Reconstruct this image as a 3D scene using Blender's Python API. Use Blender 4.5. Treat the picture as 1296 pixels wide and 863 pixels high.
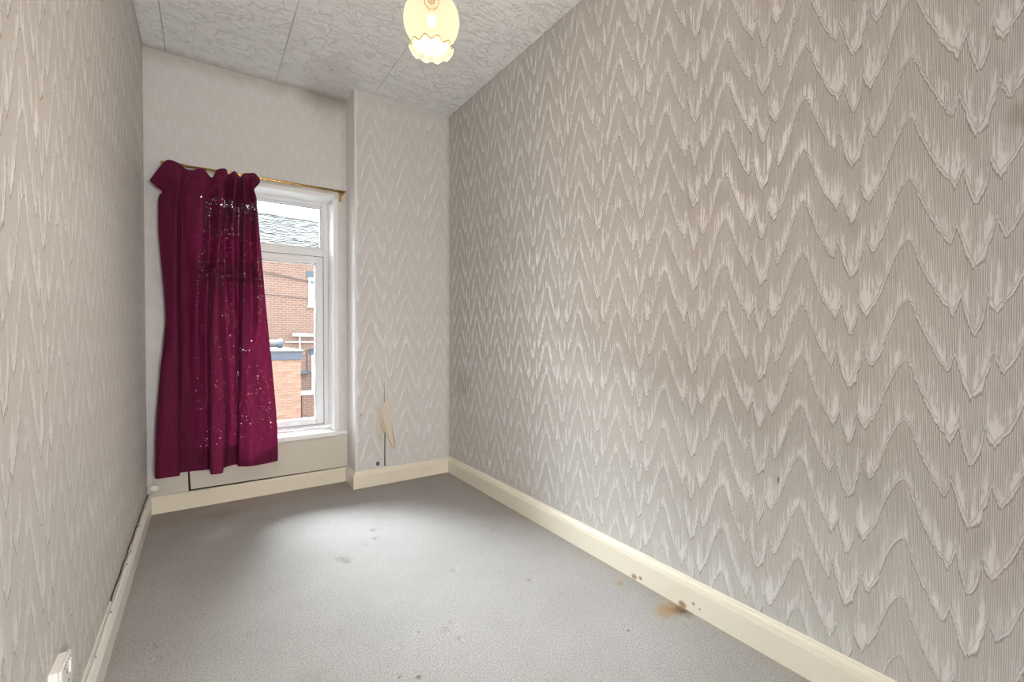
import bpy, bmesh, math, random
from mathutils import Vector, Matrix
random.seed(7)
for o in list(bpy.data.objects):
    bpy.data.objects.remove(o)
SC = bpy.context.scene
COL = SC.collection

# ------------------------------------------------------------------ camera, world, exposure
cam_d = bpy.data.cameras.new('camera')
cam = bpy.data.objects.new('camera', cam_d); COL.objects.link(cam)
cam_d.sensor_width = 36.0; cam_d.lens = 16.0; cam_d.clip_start = 0.02; cam_d.clip_end = 200
_r = Vector((0.82888159, -0.55941795, 0.00262043)); _u = Vector((0.00789009, 0.01637407, 0.9998348))
_f = Vector((0.55936844, 0.82872399, -0.01798602))
cam.matrix_world = Matrix(((_r.x, _u.x, -_f.x, 0.26356), (_r.y, _u.y, -_f.y, 0.0), (_r.z, _u.z, -_f.z, 0.98636), (0, 0, 0, 1)))
SC.camera = cam
SKY = 8.0            # overcast sky radiance
LAMP_W = 27.0        # bulb of the ceiling lamp
LANDING_FILL_W = 400.0     # added fill lamp, out of view behind the open doorway
SUN_E = 160.0          # sun behind thin cloud, above the roofs opposite: a broad soft glow
sun_d = bpy.data.lights.new('veiled_sun', 'SUN'); sun_d.energy = SUN_E; sun_d.angle = math.radians(68); sun_d.color = (0.90, 0.95, 1.0)
sun = bpy.data.objects.new('veiled_sun', sun_d); COL.objects.link(sun)
sun.rotation_euler = Vector((0.22, -0.57, -0.88)).to_track_quat('-Z', 'Y').to_euler(); sun.location = (-5, 12, 14)
world = bpy.data.worlds.new('overcast_sky'); SC.world = world
world.use_nodes = True
bgn = world.node_tree.nodes['Background']
bgn.inputs[0].default_value = (0.90, 0.95, 1.0, 1); bgn.inputs[1].default_value = SKY
vs = SC.view_settings
vs.view_transform = 'Standard'; vs.look = 'None'; vs.gamma = 1.0; vs.use_curve_mapping = False
vs.exposure = 0.08

# room dimensions (metres)
H = 2.5; D = 3.119; W = 1.699; P = 0.199; BX = 1.046; BACK = -0.62

# ------------------------------------------------------------------ node helpers
class S:
    """a shader socket that can be used in arithmetic"""
    def __init__(s, nt, out): s.nt = nt; s.out = out
    def _m(s, op, *a, clamp=False):
        n = s.nt.nodes.new('ShaderNodeMath'); n.operation = op; n.use_clamp = clamp
        for i, v in enumerate((s,) + a):
            if isinstance(v, S): s.nt.links.new(v.out, n.inputs[i])
            else: n.inputs[i].default_value = v
        return S(s.nt, n.outputs[0])
    def __add__(s, o): return s._m('ADD', o)
    def __sub__(s, o): return s._m('SUBTRACT', o)
    def __mul__(s, o): return s._m('MULTIPLY', o)
    def __truediv__(s, o): return s._m('DIVIDE', o)
    __radd__ = __add__; __rmul__ = __mul__
    def __rsub__(s, o): return (s * -1.0) + o
    def floor(s): return s._m('FLOOR')
    def fract(s): return s._m('FRACT')
    def abs(s): return s._m('ABSOLUTE')
    def min(s, o): return s._m('MINIMUM', o)
    def max(s, o): return s._m('MAXIMUM', o)
    def pow(s, o): return s._m('POWER', o)
    def clamp(s): return s._m('ADD', 0.0, clamp=True)
    def step(s, a, b, lo=0.0, hi=1.0):
        n = s.nt.nodes.new('ShaderNodeMapRange'); n.interpolation_type = 'SMOOTHSTEP'
        s.nt.links.new(s.out, n.inputs[0])
        for i, v in ((1, a), (2, b), (3, lo), (4, hi)):
            if isinstance(v, S): s.nt.links.new(v.out, n.inputs[i])
            else: n.inputs[i].default_value = v
        return S(s.nt, n.outputs[0])

def put(nt, inp, v):
    if isinstance(v, S): nt.links.new(v.out, inp)
    elif isinstance(v, (tuple, list)) and len(v) == 3 and inp.type == 'RGBA': inp.default_value = (*v, 1)
    else: inp.default_value = v

class Mat:
    def __init__(self, name, rough=0.6, color=(0.8, 0.8, 0.8), metal=0.0, spec=0.5):
        self.m = bpy.data.materials.new(name); self.m.use_nodes = True
        self.nt = self.m.node_tree; self.b = self.nt.nodes['Principled BSDF']
        self.set('Roughness', rough); self.set('Base Color', color); self.set('Metallic', metal); self.set('Specular IOR Level', spec)
    def set(self, name, v): put(self.nt, self.b.inputs[name], v)
    def node(self, t, **kw):
        n = self.nt.nodes.new(t)
        for k, v in kw.items(): setattr(n, k, v)
        return n
    def pos(self):
        g = self.node('ShaderNodeNewGeometry'); sp = self.node('ShaderNodeSeparateXYZ')
        self.nt.links.new(g.outputs['Position'], sp.inputs[0])
        return tuple(S(self.nt, sp.outputs[i]) for i in range(3))
    def obj(self):
        g = self.node('ShaderNodeTexCoord'); sp = self.node('ShaderNodeSeparateXYZ')
        self.nt.links.new(g.outputs['Object'], sp.inputs[0])
        return tuple(S(self.nt, sp.outputs[i]) for i in range(3))
    def vec(self, x, y, z):
        n = self.node('ShaderNodeCombineXYZ')
        for i, v in enumerate((x, y, z)): put(self.nt, n.inputs[i], v)
        return S(self.nt, n.outputs[0])
    def noise(self, v, scale, detail=2.0, rough=0.5, dist=0.0):
        n = self.node('ShaderNodeTexNoise'); put(self.nt, n.inputs['Vector'], v)
        n.inputs['Scale'].default_value = scale; n.inputs['Detail'].default_value = detail
        n.inputs['Roughness'].default_value = rough; n.inputs['Distortion'].default_value = dist
        return S(self.nt, n.outputs[0])
    def voronoi(self, v, scale, feature='DISTANCE_TO_EDGE'):
        n = self.node('ShaderNodeTexVoronoi', feature=feature); put(self.nt, n.inputs['Vector'], v)
        n.inputs['Scale'].default_value = scale
        return S(self.nt, n.outputs['Distance'])
    def white(self, v):
        n = self.node('ShaderNodeTexWhiteNoise', noise_dimensions='3D'); put(self.nt, n.inputs['Vector'], v)
        return S(self.nt, n.outputs[0])
    def mix(self, f, a, b):
        n = self.node('ShaderNodeMix', data_type='RGBA')
        put(self.nt, n.inputs[0], f); put(self.nt, n.inputs[6], a); put(self.nt, n.inputs[7], b)
        return S(self.nt, n.outputs[2])
    def bump(self, h, dist, strength=1.0, base=None):
        n = self.node('ShaderNodeBump'); put(self.nt, n.inputs['Height'], h)
        n.inputs['Distance'].default_value = dist; n.inputs['Strength'].default_value = strength
        if base is not None: self.nt.links.new(base.out, n.inputs['Normal'])
        r = S(self.nt, n.outputs[0]); self.nt.links.new(r.out, self.b.inputs['Normal']); return r
    def curve(self, x, pts):
        n = self.node('ShaderNodeFloatCurve'); put(self.nt, n.inputs['Value'], x)
        c = n.mapping.curves[0]
        c.points[0].location = pts[0][:2]; c.points[1].location = pts[-1][:2]
        for q in pts[1:-1]: c.points.new(q[0], q[1])
        n.mapping.update()
        for cp in c.points:
            q = min(pts, key=lambda a: abs(a[0] - cp.location[0])); cp.handle_type = 'VECTOR' if len(q) > 2 else 'AUTO'
        n.mapping.update()
        return S(self.nt, n.outputs[0])
    def dist2(self, x, y, cx, cy, sx=1.0, sy=1.0):
        a = (x - cx) * (1.0 / sx); b = (y - cy) * (1.0 / sy)
        return (a * a + b * b).pow(0.5)

# ------------------------------------------------------------------ materials
PER = 0.2375; ROW = 0.1478; HR = 0.26
def prof(pts):
    return [(s / PER, 1 + z / HR, *v) for s, z, *v in pts]
CURVE_A = prof([(0, 0), (.010, -.010), (.0195, -.036), (.04, -.09), (.06, -.137), (.0765, -.169, 1), (.089, -.122, 1), (.104, -.178), (.119, -.226, 1),
                (.136, -.185), (.152, -.121, 1), (.168, -.168, 1), (.183, -.135), (.1975, -.088), (.211, -.045), (.225, -.013), (PER, 0)])
CURVE_B = prof([(0, 0), (.010, -.011), (.0195, -.038), (.04, -.095), (.062, -.146), (.085, -.180, 1), (.0985, -.138, 1), (.109, -.19), (.120, -.233, 1),
                (.130, -.20), (.1405, -.136, 1), (.1545, -.180, 1), (.175, -.148), (.194, -.092), (.210, -.046), (.225, -.013), (PER, 0)])

def wallpaper(name, axis, sign, u0, z0, per=PER, relief=1.0, tint=1.0, stains=None):
    """embossed flame-stitch wallpaper: ragged peaked ridges with fine vertical ribs below each"""
    M = Mat(name, rough=0.5, spec=0.5)
    X, Y, Z = M.pos(); u = (X, Y, Z)[axis]; other = X if axis == 1 else Y
    c = 0.0037
    k = u * (1.0 / c)
    col = k.floor()
    rnd = M.white(M.vec(col, 3.0, 0.0)); rnd2 = M.white(M.vec(col, 11.0, 0.0))
    uq = (col + 0.5) * c
    wob = M.noise(M.vec(uq * 30.0, Z * 2.5, 0.0), 1.0, 2.0)
    s = ((u * 0.8 + uq * 0.2 - u0) * (sign / per) + (wob - 0.5) * 0.028).fract()
    hA = M.curve(s, CURVE_A); hB = M.curve(s, CURVE_B)
    jit = (rnd - 0.5) * 0.0045 + (M.noise(M.vec(u * 130.0, Z * 60.0, 0.0), 1.0, 2.0) - 0.5) * 0.016
    tA = (Z - z0 - (hA - 1.0) * HR - jit) * (1.0 / (2 * ROW))
    tB = (Z - z0 - ROW - (hB - 1.0) * HR - jit) * (1.0 / (2 * ROW))
    dA = tA.fract() * (2 * ROW); dB = tB.fract() * (2 * ROW)
    above = dA.min(dB)                                     # height above the line underneath
    below = (2 * ROW - dA).min(2 * ROW - dB)               # drop below the line overhead
    e_ = 0.014
    gA = (M.curve((s + e_).fract(), CURVE_A) - M.curve((s - e_).fract(), CURVE_A)) * (HR / (2 * e_ * per))
    gB = (M.curve((s + e_).fract(), CURVE_B) - M.curve((s - e_).fract(), CURVE_B)) * (HR / (2 * e_ * per))
    g_ = gA.abs().max(gB.abs()) * 0.8
    perp = (g_ * g_ + 1.0).pow(-0.5)
    bp = below * perp; ap = above * perp
    dome = (bp - 0.0030).abs().step(0.0010, 0.0036, 1.0, 0.0)           # ropy raised band under each line
    lip = ap.step(0.0, 0.0018, 1.0, 0.0)
    fall = M.noise(M.vec(col * 0.9, Z * 20.0, 5.0), 1.0, 2.0) + (rnd2 - 0.5) * 0.22
    zone = bp.step(0.0058, 0.0072) * (fall - below * 4.0).step(-0.12, 0.10)
    rib = (k.fract() - 0.5).abs().step(0.14, 0.42, 1.0, 0.0)              # 1 in the middle of a rib
    fine = M.noise(M.vec(u * 700.0, Z * 200.0, other * 300.0), 1.0, 2.0)
    height = dome * 0.85 + zone * rib * 0.75 + (fine - 0.5) * 0.10
    M.bump(height, 0.0032 * relief, 1.0)
    tone = M.noise(M.vec(X, Y, Z), 2.2, 3.0)
    smooth = M.mix(tone, (0.785 * tint, 0.770 * tint, 0.765 * tint), (0.745 * tint, 0.725 * tint, 0.715 * tint))
    ribc = M.mix(rib, (0.560 * tint, 0.512 * tint, 0.452 * tint), (0.755 * tint, 0.728 * tint, 0.695 * tint))
    colr = M.mix((zone * (0.20 + 0.55 * relief)).clamp(), smooth, ribc)
    edge_shade = (bp - 0.0064).abs().step(0.0003, 0.0018, 0.80, 0.0).max(lip * 0.55)  # shadow lines beside each ridge, painted into the colour
    colr = M.mix(edge_shade * relief, colr, (0.42 * tint, 0.37 * tint, 0.315 * tint))
    colr = M.mix((bp - 0.0046).abs().step(0.0003, 0.0014, 0.35, 0.0), colr, (0.79 * tint, 0.77 * tint, 0.75 * tint))  # highlight along the ridge, painted lighter
    if stains: colr = stains(M, colr, X, Y, Z)
    M.set('Base Color', colr)
    M.set('Roughness', zone * 0.36 + 0.30)
    return M.m

def right_stains(M, c, X, Y, Z):
    n = M.noise(M.vec(X, Y * 9.0, Z * 3.0), 2.0, 4.0)
    d = M.dist2(Y, Z, 2.70, 0.63, 0.17, 0.10) + (n - 0.5) * 1.3
    c = M.mix(d.step(0.15, 1.0, 0.32, 0.0), c, (0.40, 0.30, 0.18))
    e = M.dist2(Y, Z, 0.684, 0.543, 0.003, 0.012)
    c = M.mix(e.step(0.6, 1.2, 0.8, 0.0), c, (0.10, 0.09, 0.12))
    for y, z, r in ((0.13, 1.07, .012), (0.2, 1.45, .03), (0.45, 1.62, .004), (0.9, 1.30, .004), (1.3, 1.9, .004)):
        e = M.dist2(Y, Z, y, z, r, r) + (n - 0.5) * 0.9
        c = M.mix(e.step(0.3, 1.1, 0.35, 0.0), c, (0.33, 0.27, 0.20))
    return c
def pier_stains(M, c, X, Y, Z):
    n = M.noise(M.vec(X, Y, Z), 9.0, 4.0)
    d = M.dist2(X, Z, 1.081, 0.464, 0.012, 0.018) + (n - 0.5) * 1.2
    c = M.mix(d.step(0.4, 1.0, 0.7, 0.0), c, (0.36, 0.26, 0.14))
    d = M.dist2(X, Z, 1.22, 0.42, 0.075, 0.17) + (n - 0.5) * 1.2
    c = M.mix(d.step(0.3, 1.0, 0.38, 0.0), c, (0.50, 0.39, 0.24))
    d = (1.699 - X) + (n - 0.5) * 0.03
    c = M.mix(d.step(0.0, 0.04, 0.35, 0.0), c, (0.50, 0.38, 0.22))
    return c
def left_corner_tone(M, c, X, Y, Z):
    n = M.noise(M.vec(X, Y, Z), 14.0, 4.0)
    d = (3.119 - Y) + (n - 0.5) * 0.05
    return M.mix(d.step(0.0, 0.05, 0.40, 0.0), c, (0.42, 0.36, 0.27))  # browner band towards the far corner
def far_stains(M, c, X, Y, Z):
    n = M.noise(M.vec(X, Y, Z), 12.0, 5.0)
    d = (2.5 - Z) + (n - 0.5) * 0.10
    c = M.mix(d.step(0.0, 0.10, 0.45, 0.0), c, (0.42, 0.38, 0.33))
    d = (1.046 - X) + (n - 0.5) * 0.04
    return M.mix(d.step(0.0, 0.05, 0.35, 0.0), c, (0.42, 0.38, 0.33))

M_RIGHT = wallpaper('wallpaper_right', 1, -1.0, 0.388, 0.780, relief=1.0, stains=right_stains)
M_LEFT = wallpaper('wallpaper_left', 1, 1.0, 1.153, 0.790, per=0.225, relief=1.2, stains=left_corner_tone)
M_PIER = wallpaper('wallpaper_pier', 0, 1.0, 1.145, 0.622, relief=0.48, tint=0.98, stains=pier_stains)
M_FAR = wallpaper('wallpaper_far', 0, 1.0, 0.43, 0.62, relief=0.18, tint=0.95, stains=far_stains)

def ceiling_mat():
    M = Mat('embossed_ceiling_tile', rough=0.75, spec=0.3)
    X, Y, Z = M.pos()
    w1 = M.noise(M.vec(X, Y, 0.0), 7.0, 3.0); w2 = M.noise(M.vec(X, Y, 4.0), 7.0, 3.0)
    v = M.vec(X * 0.62 + (w1 - 0.5) * 0.20, Y * 1.45 + (w2 - 0.5) * 0.20, 0.0)
    e1 = M.voronoi(v, 24.0); e2 = M.voronoi(M.vec(X * 0.8 + (w2 - 0.5) * 0.16, Y * 1.7 + (w1 - 0.5) * 0.16, 3.0), 42.0)
    keep = M.noise(M.vec(X * 14.0, Y * 24.0, 0.0), 1.0, 1.0).step(0.44, 0.60)
    crease = e1.step(0.0, 0.06, 1.0, 0.0).max(e2.step(0.0, 0.07, 0.6, 0.0) * keep)
    crease = crease * (0.25 + 0.75 * M.noise(M.vec(X * 9.0, Y * 16.0, 2.0), 1.0, 1.0).step(0.30, 0.55))
    M.bump(crease * -1.0 + M.noise(M.vec(X, Y, Z), 300.0, 1.0) * 0.15, 0.0035, 1.0)
    t = M.noise(M.vec(X, Y, 0.0), 1.6, 4.0)
    c = M.mix(t, (0.905, 0.91, 0.915), (0.87, 0.875, 0.88))
    c = M.mix(crease * 0.24, c, (0.45, 0.435, 0.415))
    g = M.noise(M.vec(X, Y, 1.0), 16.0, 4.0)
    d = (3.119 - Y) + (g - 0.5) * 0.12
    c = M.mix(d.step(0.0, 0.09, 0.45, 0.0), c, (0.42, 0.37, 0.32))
    M.set('Base Color', c)
    return M.m
M_CEIL = ceiling_mat()

DENTS = [(0.955, 2.258, .018), (0.935, 2.159, .018), (0.741, 2.035, .03), (0.757, 2.006, .025), (0.078, 2.245, .022), (0.07, 2.147, .028), (0.959, 1.384, .016),
         (0.92, 1.354, .018), (0.942, 1.297, .014), (0.763, 1.36, .014), (0.719, 1.251, .010), (1.45, 2.19, .02), (1.52, 2.08, .02), (1.40, 2.25, .016), (1.47, 1.93, .018),
         (0.87, 2.12, .012), (1.06, 2.27, .012), (1.12, 1.69, .016), (0.36, 1.70, .014), (0.12, 1.80, .02), (0.13, 1.72, .018), (1.34, 1.45, .016), (0.62, 1.55, .012)]
def carpet_mat():
    M = Mat('beige_carpet', rough=0.95, spec=0.1)
    X, Y, Z = M.pos(); p = M.vec(X, Y, Z)
    f1 = M.noise(p, 260.0, 2.0, 0.8); f2 = M.voronoi(p, 240.0, 'F1'); f3 = M.noise(p, 90.0, 3.0, 0.6)
    M.bump(f1 * 0.9 + (1.0 - f2) * 0.3 + f3 * 0.35, 0.0055, 1.0)
    t = M.noise(p, 2.6, 4.0, 0.6)
    c = M.mix(t.step(0.3, 0.7), (0.53, 0.518, 0.506), (0.475, 0.462, 0.45))
    c = M.mix((f1.step(0.36, 0.60, 0.85, 0.0).max(M.noise(p, 120.0, 2.0, 0.7).step(0.34, 0.50, 0.55, 0.0))), c, (0.25, 0.242, 0.238))
    n = M.noise(p, 22.0, 4.0, 0.65)
    # soiled edges along the skirtings
    ed = (D - P - Y).min(W - X) + (n - 0.5) * 0.12
    c = M.mix(ed.step(0.0, 0.10, 0.38, 0.0), c, (0.36, 0.29, 0.22))
    el = (D - Y).min(X + 0.02) + (n - 0.5) * 0.10
    c = M.mix(el.step(0.0, 0.08, 0.35, 0.0), c, (0.36, 0.29, 0.22))
    # rust and water stains
    d = M.dist2(X, Y, 1.625, 1.015, 0.085, 0.060) + (n - 0.5) * 1.1
    c = M.mix(d.step(0.1, 1.05, 0.72, 0.0), c, (0.42, 0.25, 0.09))
    d = M.dist2(X, Y, 1.660, 0.985, 0.050, 0.045) + (n - 0.5) * 1.2
    c = M.mix(d.step(0.1, 0.95, 0.85, 0.0), c, (0.12, 0.075, 0.035))
    d = M.dist2(X, Y, 1.61, 1.23, 0.025, 0.022) + (n - 0.5) * 1.1
    c = M.mix(d.step(0.2, 1.0, 0.55, 0.0), c, (0.42, 0.27, 0.11))
    for x, y, r, k in ((0.763, 1.214, .011, .7), (0.719, 1.251, .006, .5), (1.42, 1.02, .006, .8), (0.56, 2.52, .010, .25), (1.10, 2.55, .007, .5), (0.50, 1.38, .05, .10), (0.33, 2.90, .12, .20), (0.84, 1.40, .006, .5)):
        d = M.dist2(X, Y, x, y, r, r) + (n - 0.5) * 0.8
        c = M.mix(d.step(0.3, 1.1, k, 0.0), c, (0.17, 0.11, 0.085))
    M.set('Base Color', c)
    return M.m
M_CARPET = carpet_mat()

def paint(name, col, rough=0.4, dirt=0.25, dirtcol=(0.36, 0.26, 0.15), scale=9.0, marks=None):
    M = Mat(name, rough=rough)
    X, Y, Z = M.pos(); p = M.vec(X, Y, Z)
    n = M.noise(p, scale, 5.0, 0.65); n2 = M.noise(p, scale * 9, 3.0)
    c = M.mix(n.step(0.56, 0.80, 0.0, dirt), col, dirtcol)
    c = M.mix(n2.step(0.68, 0.74, 0.0, dirt * 1.2), c, dirtcol)
    if marks: c = marks(M, c, X, Y, Z, n)
    M.set('Base Color', c); M.bump(n2, 0.0006, 0.6)
    return M.m
def rust_marks(M, c, X, Y, Z, n):
    for y, z, r in ((1.00, 0.010, .022), (0.955, 0.035, .010), (1.22, 0.012, .020), (1.19, 0.02, .014), (0.93, 0.028, .007)):
        d = M.dist2(Y, Z, y, z, r, r * 0.8) + (n - 0.5) * 1.2
        c = M.mix(d.step(0.3, 1.0, 0.85, 0.0), c, (0.26, 0.13, 0.045))
    return c
M_SKIRT = paint('cream_gloss_skirting', (0.80, 0.745, 0.635), 0.35, 0.12, marks=rust_marks)
M_SKIRT_FAR = paint('yellowed_skirting', (0.78, 0.71, 0.58), 0.4, 0.22)
M_SKIRT_LEFT = paint('white_gloss_skirting', (0.80, 0.78, 0.73), 0.3, 0.10)
M_SIDE = paint('white_painted_edge', (0.80, 0.79, 0.78), 0.5, 0.10)
M_PANEL = paint('grey_cream_board', (0.62, 0.575, 0.49), 0.6, 0.22)
M_UPVC = Mat('white_upvc', rough=0.25, color=(0.86, 0.87, 0.89)).m
M_SILL = Mat('white_sill_board', rough=0.3, color=(0.88, 0.88, 0.88)).m
M_GASKET = Mat('grey_gasket', rough=0.6, color=(0.10, 0.105, 0.12)).m
M_PLASTIC = Mat('white_socket_plastic', rough=0.35, color=(0.84, 0.83, 0.80)).m
M_SEAM = Mat('dark_brown_seam', rough=0.9, color=(0.06, 0.042, 0.03)).m
M_DARK = Mat('dark_gap', rough=0.9, color=(0.02, 0.016, 0.012)).m
M_GAPSTRIP = Mat('brown_gap_strip', rough=0.6, color=(0.09, 0.055, 0.04)).m
M_WIRE = Mat('grey_white_wire', rough=0.5, color=(0.55, 0.53, 0.50)).m
M_PLASTER = paint('bare_plaster', (0.68, 0.60, 0.49), 0.9, 0.6, (0.40, 0.29, 0.17), 30.0)
M_PAPERBACK = paint('torn_paper_backing', (0.66, 0.56, 0.43), 0.85, 0.5, (0.45, 0.33, 0.2), 26.0)
M_MORTARHOLE = Mat('grey_hole', rough=0.8, color=(0.11, 0.10, 0.10)).m

def brass():
    M = Mat('worn_brass', rough=0.28, metal=1.0)
    X, Y, Z = M.pos(); n = M.noise(M.vec(X, Y, Z), 45.0, 4.0)
    M.set('Base Color', M.mix(n.step(0.4, 0.7), (0.62, 0.42, 0.15), (0.30, 0.19, 0.07))); M.set('Roughness', n * 0.3 + 0.15)
    return M.m
M_BRASS = brass()
M_GOLD = Mat('gilt_edge', rough=0.35, color=(0.42, 0.25, 0.06), metal=0.5).m

def glass():
    M = Mat('window_glass'); nt = M.nt; nt.nodes.remove(M.b)
    tr = M.node('ShaderNodeBsdfTransparent'); gl = M.node('ShaderNodeBsdfGlossy'); fr = M.node('ShaderNodeFresnel'); mx = M.node('ShaderNodeMixShader')
    gl.inputs['Roughness'].default_value = 0.0; fr.inputs[0].default_value = 1.5; tr.inputs[0].default_value = (0.96, 0.98, 0.97, 1)
    nt.links.new(fr.outputs[0], mx.inputs[0]); nt.links.new(tr.outputs[0], mx.inputs[1]); nt.links.new(gl.outputs[0], mx.inputs[2])
    nt.links.new(mx.outputs[0], nt.nodes['Material Output'].inputs[0])
    return M.m
M_GLASS = glass()

def curtain_mat():
    M = Mat('loose_weave_burgundy', rough=0.85, spec=0.15); nt = M.nt
    X, Y, Z = M.pos(); p = M.vec(X, Y, Z)
    weave = M.noise(M.vec(X * 260.0, Y * 260.0, Z * 420.0), 1.0, 2.0); t = M.noise(M.vec(X * 30.0, Y * 30.0, Z * 6.0), 1.0, 3.0)
    c = M.mix(weave.step(0.3, 0.7), (0.080, 0.005, 0.025), (0.150, 0.017, 0.052))
    c = M.mix(t.step(0.35, 0.7, 0.0, 0.35), c, (0.052, 0.002, 0.016))
    M.set('Base Color', c); M.bump(weave, 0.0012, 0.7)
    M.set('Sheen Weight', 0.0)
    slub = M.noise(M.vec(X * 22.0, Y * 22.0, Z * 5.0), 1.0, 3.0)
    pores = M.noise(M.vec(X * 120.0, Y * 120.0, Z * 110.0), 1.0, 1.0)
    hem = (X - 0.17).step(0.0, 0.10) * (Z - 0.31).step(0.0, 0.012) * (Z - 1.70).step(0.0, 0.03, 1.0, 0.0)
    thr = 0.912 - slub * 0.38 + (Z - 0.30).step(0.0, 0.30, 0.03, 0.0)
    hole = (pores - thr).step(0.0, 0.02) * hem
    tl = M.node('ShaderNodeBsdfTranslucent'); put(nt, tl.inputs[0], (0.26, 0.012, 0.07))
    m1 = M.node('ShaderNodeMixShader'); m1.inputs[0].default_value = 0.05
    tr = M.node('ShaderNodeBsdfTransparent'); m2 = M.node('ShaderNodeMixShader')
    nt.links.new(M.b.outputs[0], m1.inputs[1]); nt.links.new(tl.outputs[0], m1.inputs[2])
    put(nt, m2.inputs[0], hole * 0.85); nt.links.new(m1.outputs[0], m2.inputs[1]); nt.links.new(tr.outputs[0], m2.inputs[2])
    nt.links.new(m2.outputs[0], nt.nodes['Material Output'].inputs[0])
    return M.m
M_CURTAIN = curtain_mat()

def shade_mat():
    M = Mat('frosted_cream_glass', rough=0.35, color=(0.8, 0.7, 0.5)); nt = M.nt
    em = M.node('ShaderNodeEmission'); em.inputs[0].default_value = (1.0, 0.81, 0.53, 1); em.inputs[1].default_value = 1.04
    ad = M.node('ShaderNodeAddShader'); tr = M.node('ShaderNodeBsdfTransparent'); tr.inputs[0].default_value = (1, 0.96, 0.88, 1)
    mx = M.node('ShaderNodeMixShader'); mx.inputs[0].default_value = 0.28
    M.set('Base Color', (0.02, 0.016, 0.012)); M.set('Specular IOR Level', 0.0)
    nt.links.new(M.b.outputs[0], ad.inputs[0]); nt.links.new(em.outputs[0], ad.inputs[1])
    nt.links.new(ad.outputs[0], mx.inputs[1]); nt.links.new(tr.outputs[0], mx.inputs[2])
    nt.links.new(mx.outputs[0], nt.nodes['Material Output'].inputs[0])
    return M.m
M_SHADE = shade_mat()
def emis(name, col, s):
    M = Mat(name, color=(0.05, 0.05, 0.05), spec=0.0); M.set('Emission Color', col); M.set('Emission Strength', s); return M.m
M_BULB = Mat('cream_bulb_holder', rough=0.5, color=(0.55, 0.47, 0.34), spec=0.2).m

def brick_mat(name, scale, c1, c2, mortar, axis='xz'):
    M = Mat(name, rough=0.9, spec=0.2); X, Y, Z = M.obj()
    n = M.node('ShaderNodeTexBrick'); v = M.vec(X if axis == 'xz' else Y, Z, 0.0); put(M.nt, n.inputs['Vector'], v)
    for i, cc in ((1, c1), (2, c2), (3, mortar)): put(M.nt, n.inputs[i], cc)
    n.inputs['Scale'].default_value = scale; n.inputs['Mortar Size'].default_value = 0.012; n.inputs['Brick Width'].default_value = 0.225; n.inputs['Row Height'].default_value = 0.075
    t = M.noise(M.vec(X, Y, Z), 0.8, 4.0); t2 = M.noise(M.vec(X * 1.4, Y, Z * 7.0), 2.0, 3.0)
    c = M.mix(t.step(0.4, 0.7, 0.0, 0.35), S(M.nt, n.outputs[0]), (0.170, 0.122, 0.104))
    c = M.mix(t2.step(0.60, 0.74, 0.0, 0.55), c, (0.09, 0.06, 0.055))
    M.set('Base Color', c); return M.m
M_HOUSE = brick_mat('red_house_brick', 1.0, (0.160, 0.090, 0.070), (0.128, 0.070, 0.055), (0.190, 0.155, 0.136))
M_HOUSE_SIDE = brick_mat('red_side_brick', 1.0, (0.160, 0.090, 0.070), (0.128, 0.070, 0.055), (0.190, 0.155, 0.136), 'yz')
def brick_piece_mat():
    M = Mat('orange_brick', rough=0.9, spec=0.2)
    oi = M.node('ShaderNodeObjectInfo'); r = S(M.nt, oi.outputs['Random'])
    M.set('Base Color', M.mix(r, (0.245, 0.155, 0.120), (0.190, 0.115, 0.088))); return M.m
M_BRICK = brick_piece_mat()
M_MORTAR = Mat('pale_mortar', rough=0.95, color=(0.36, 0.30, 0.26)).m
def slate_mat():
    M = Mat('weathered_slate', rough=0.85, spec=0.05); X, Y, Z = M.pos(); n = M.noise(M.vec(X * 7.0, Y * 7.0, Z * 14.0), 1.0, 3.0).step(0.35, 0.65)
    M.set('Base Color', M.mix(n, (0.022, 0.022, 0.022), (0.060, 0.059, 0.057))); return M.m
M_SLATE = slate_mat()
M_STONE = Mat('pale_stone', rough=0.8, color=(0.34, 0.33, 0.31)).m
M_LINTEL = Mat('blue_grey_lintel', rough=0.8, color=(0.05, 0.07, 0.09)).m
M_LEAD = Mat('blue_lead_fascia', rough=0.6, color=(0.045, 0.062, 0.088)).m
M_FELT = Mat('pale_roof_felt', rough=0.9, color=(0.09, 0.09, 0.09)).m
M_WHITEPVC = Mat('white_pipe', rough=0.4, color=(0.4, 0.4, 0.4)).m
M_CABLE = Mat('black_cable', rough=0.6, color=(0.03, 0.03, 0.035)).m
M_YARD = Mat('yard_concrete', rough=0.95, color=(0.10, 0.098, 0.09)).m
M_HGLASS = Mat('house_window_glass', rough=0.08, color=(0.16, 0.20, 0.24), spec=0.8).m
M_CURTWHITE = Mat('white_sash', rough=0.4, color=(0.4, 0.4, 0.4)).m

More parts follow.
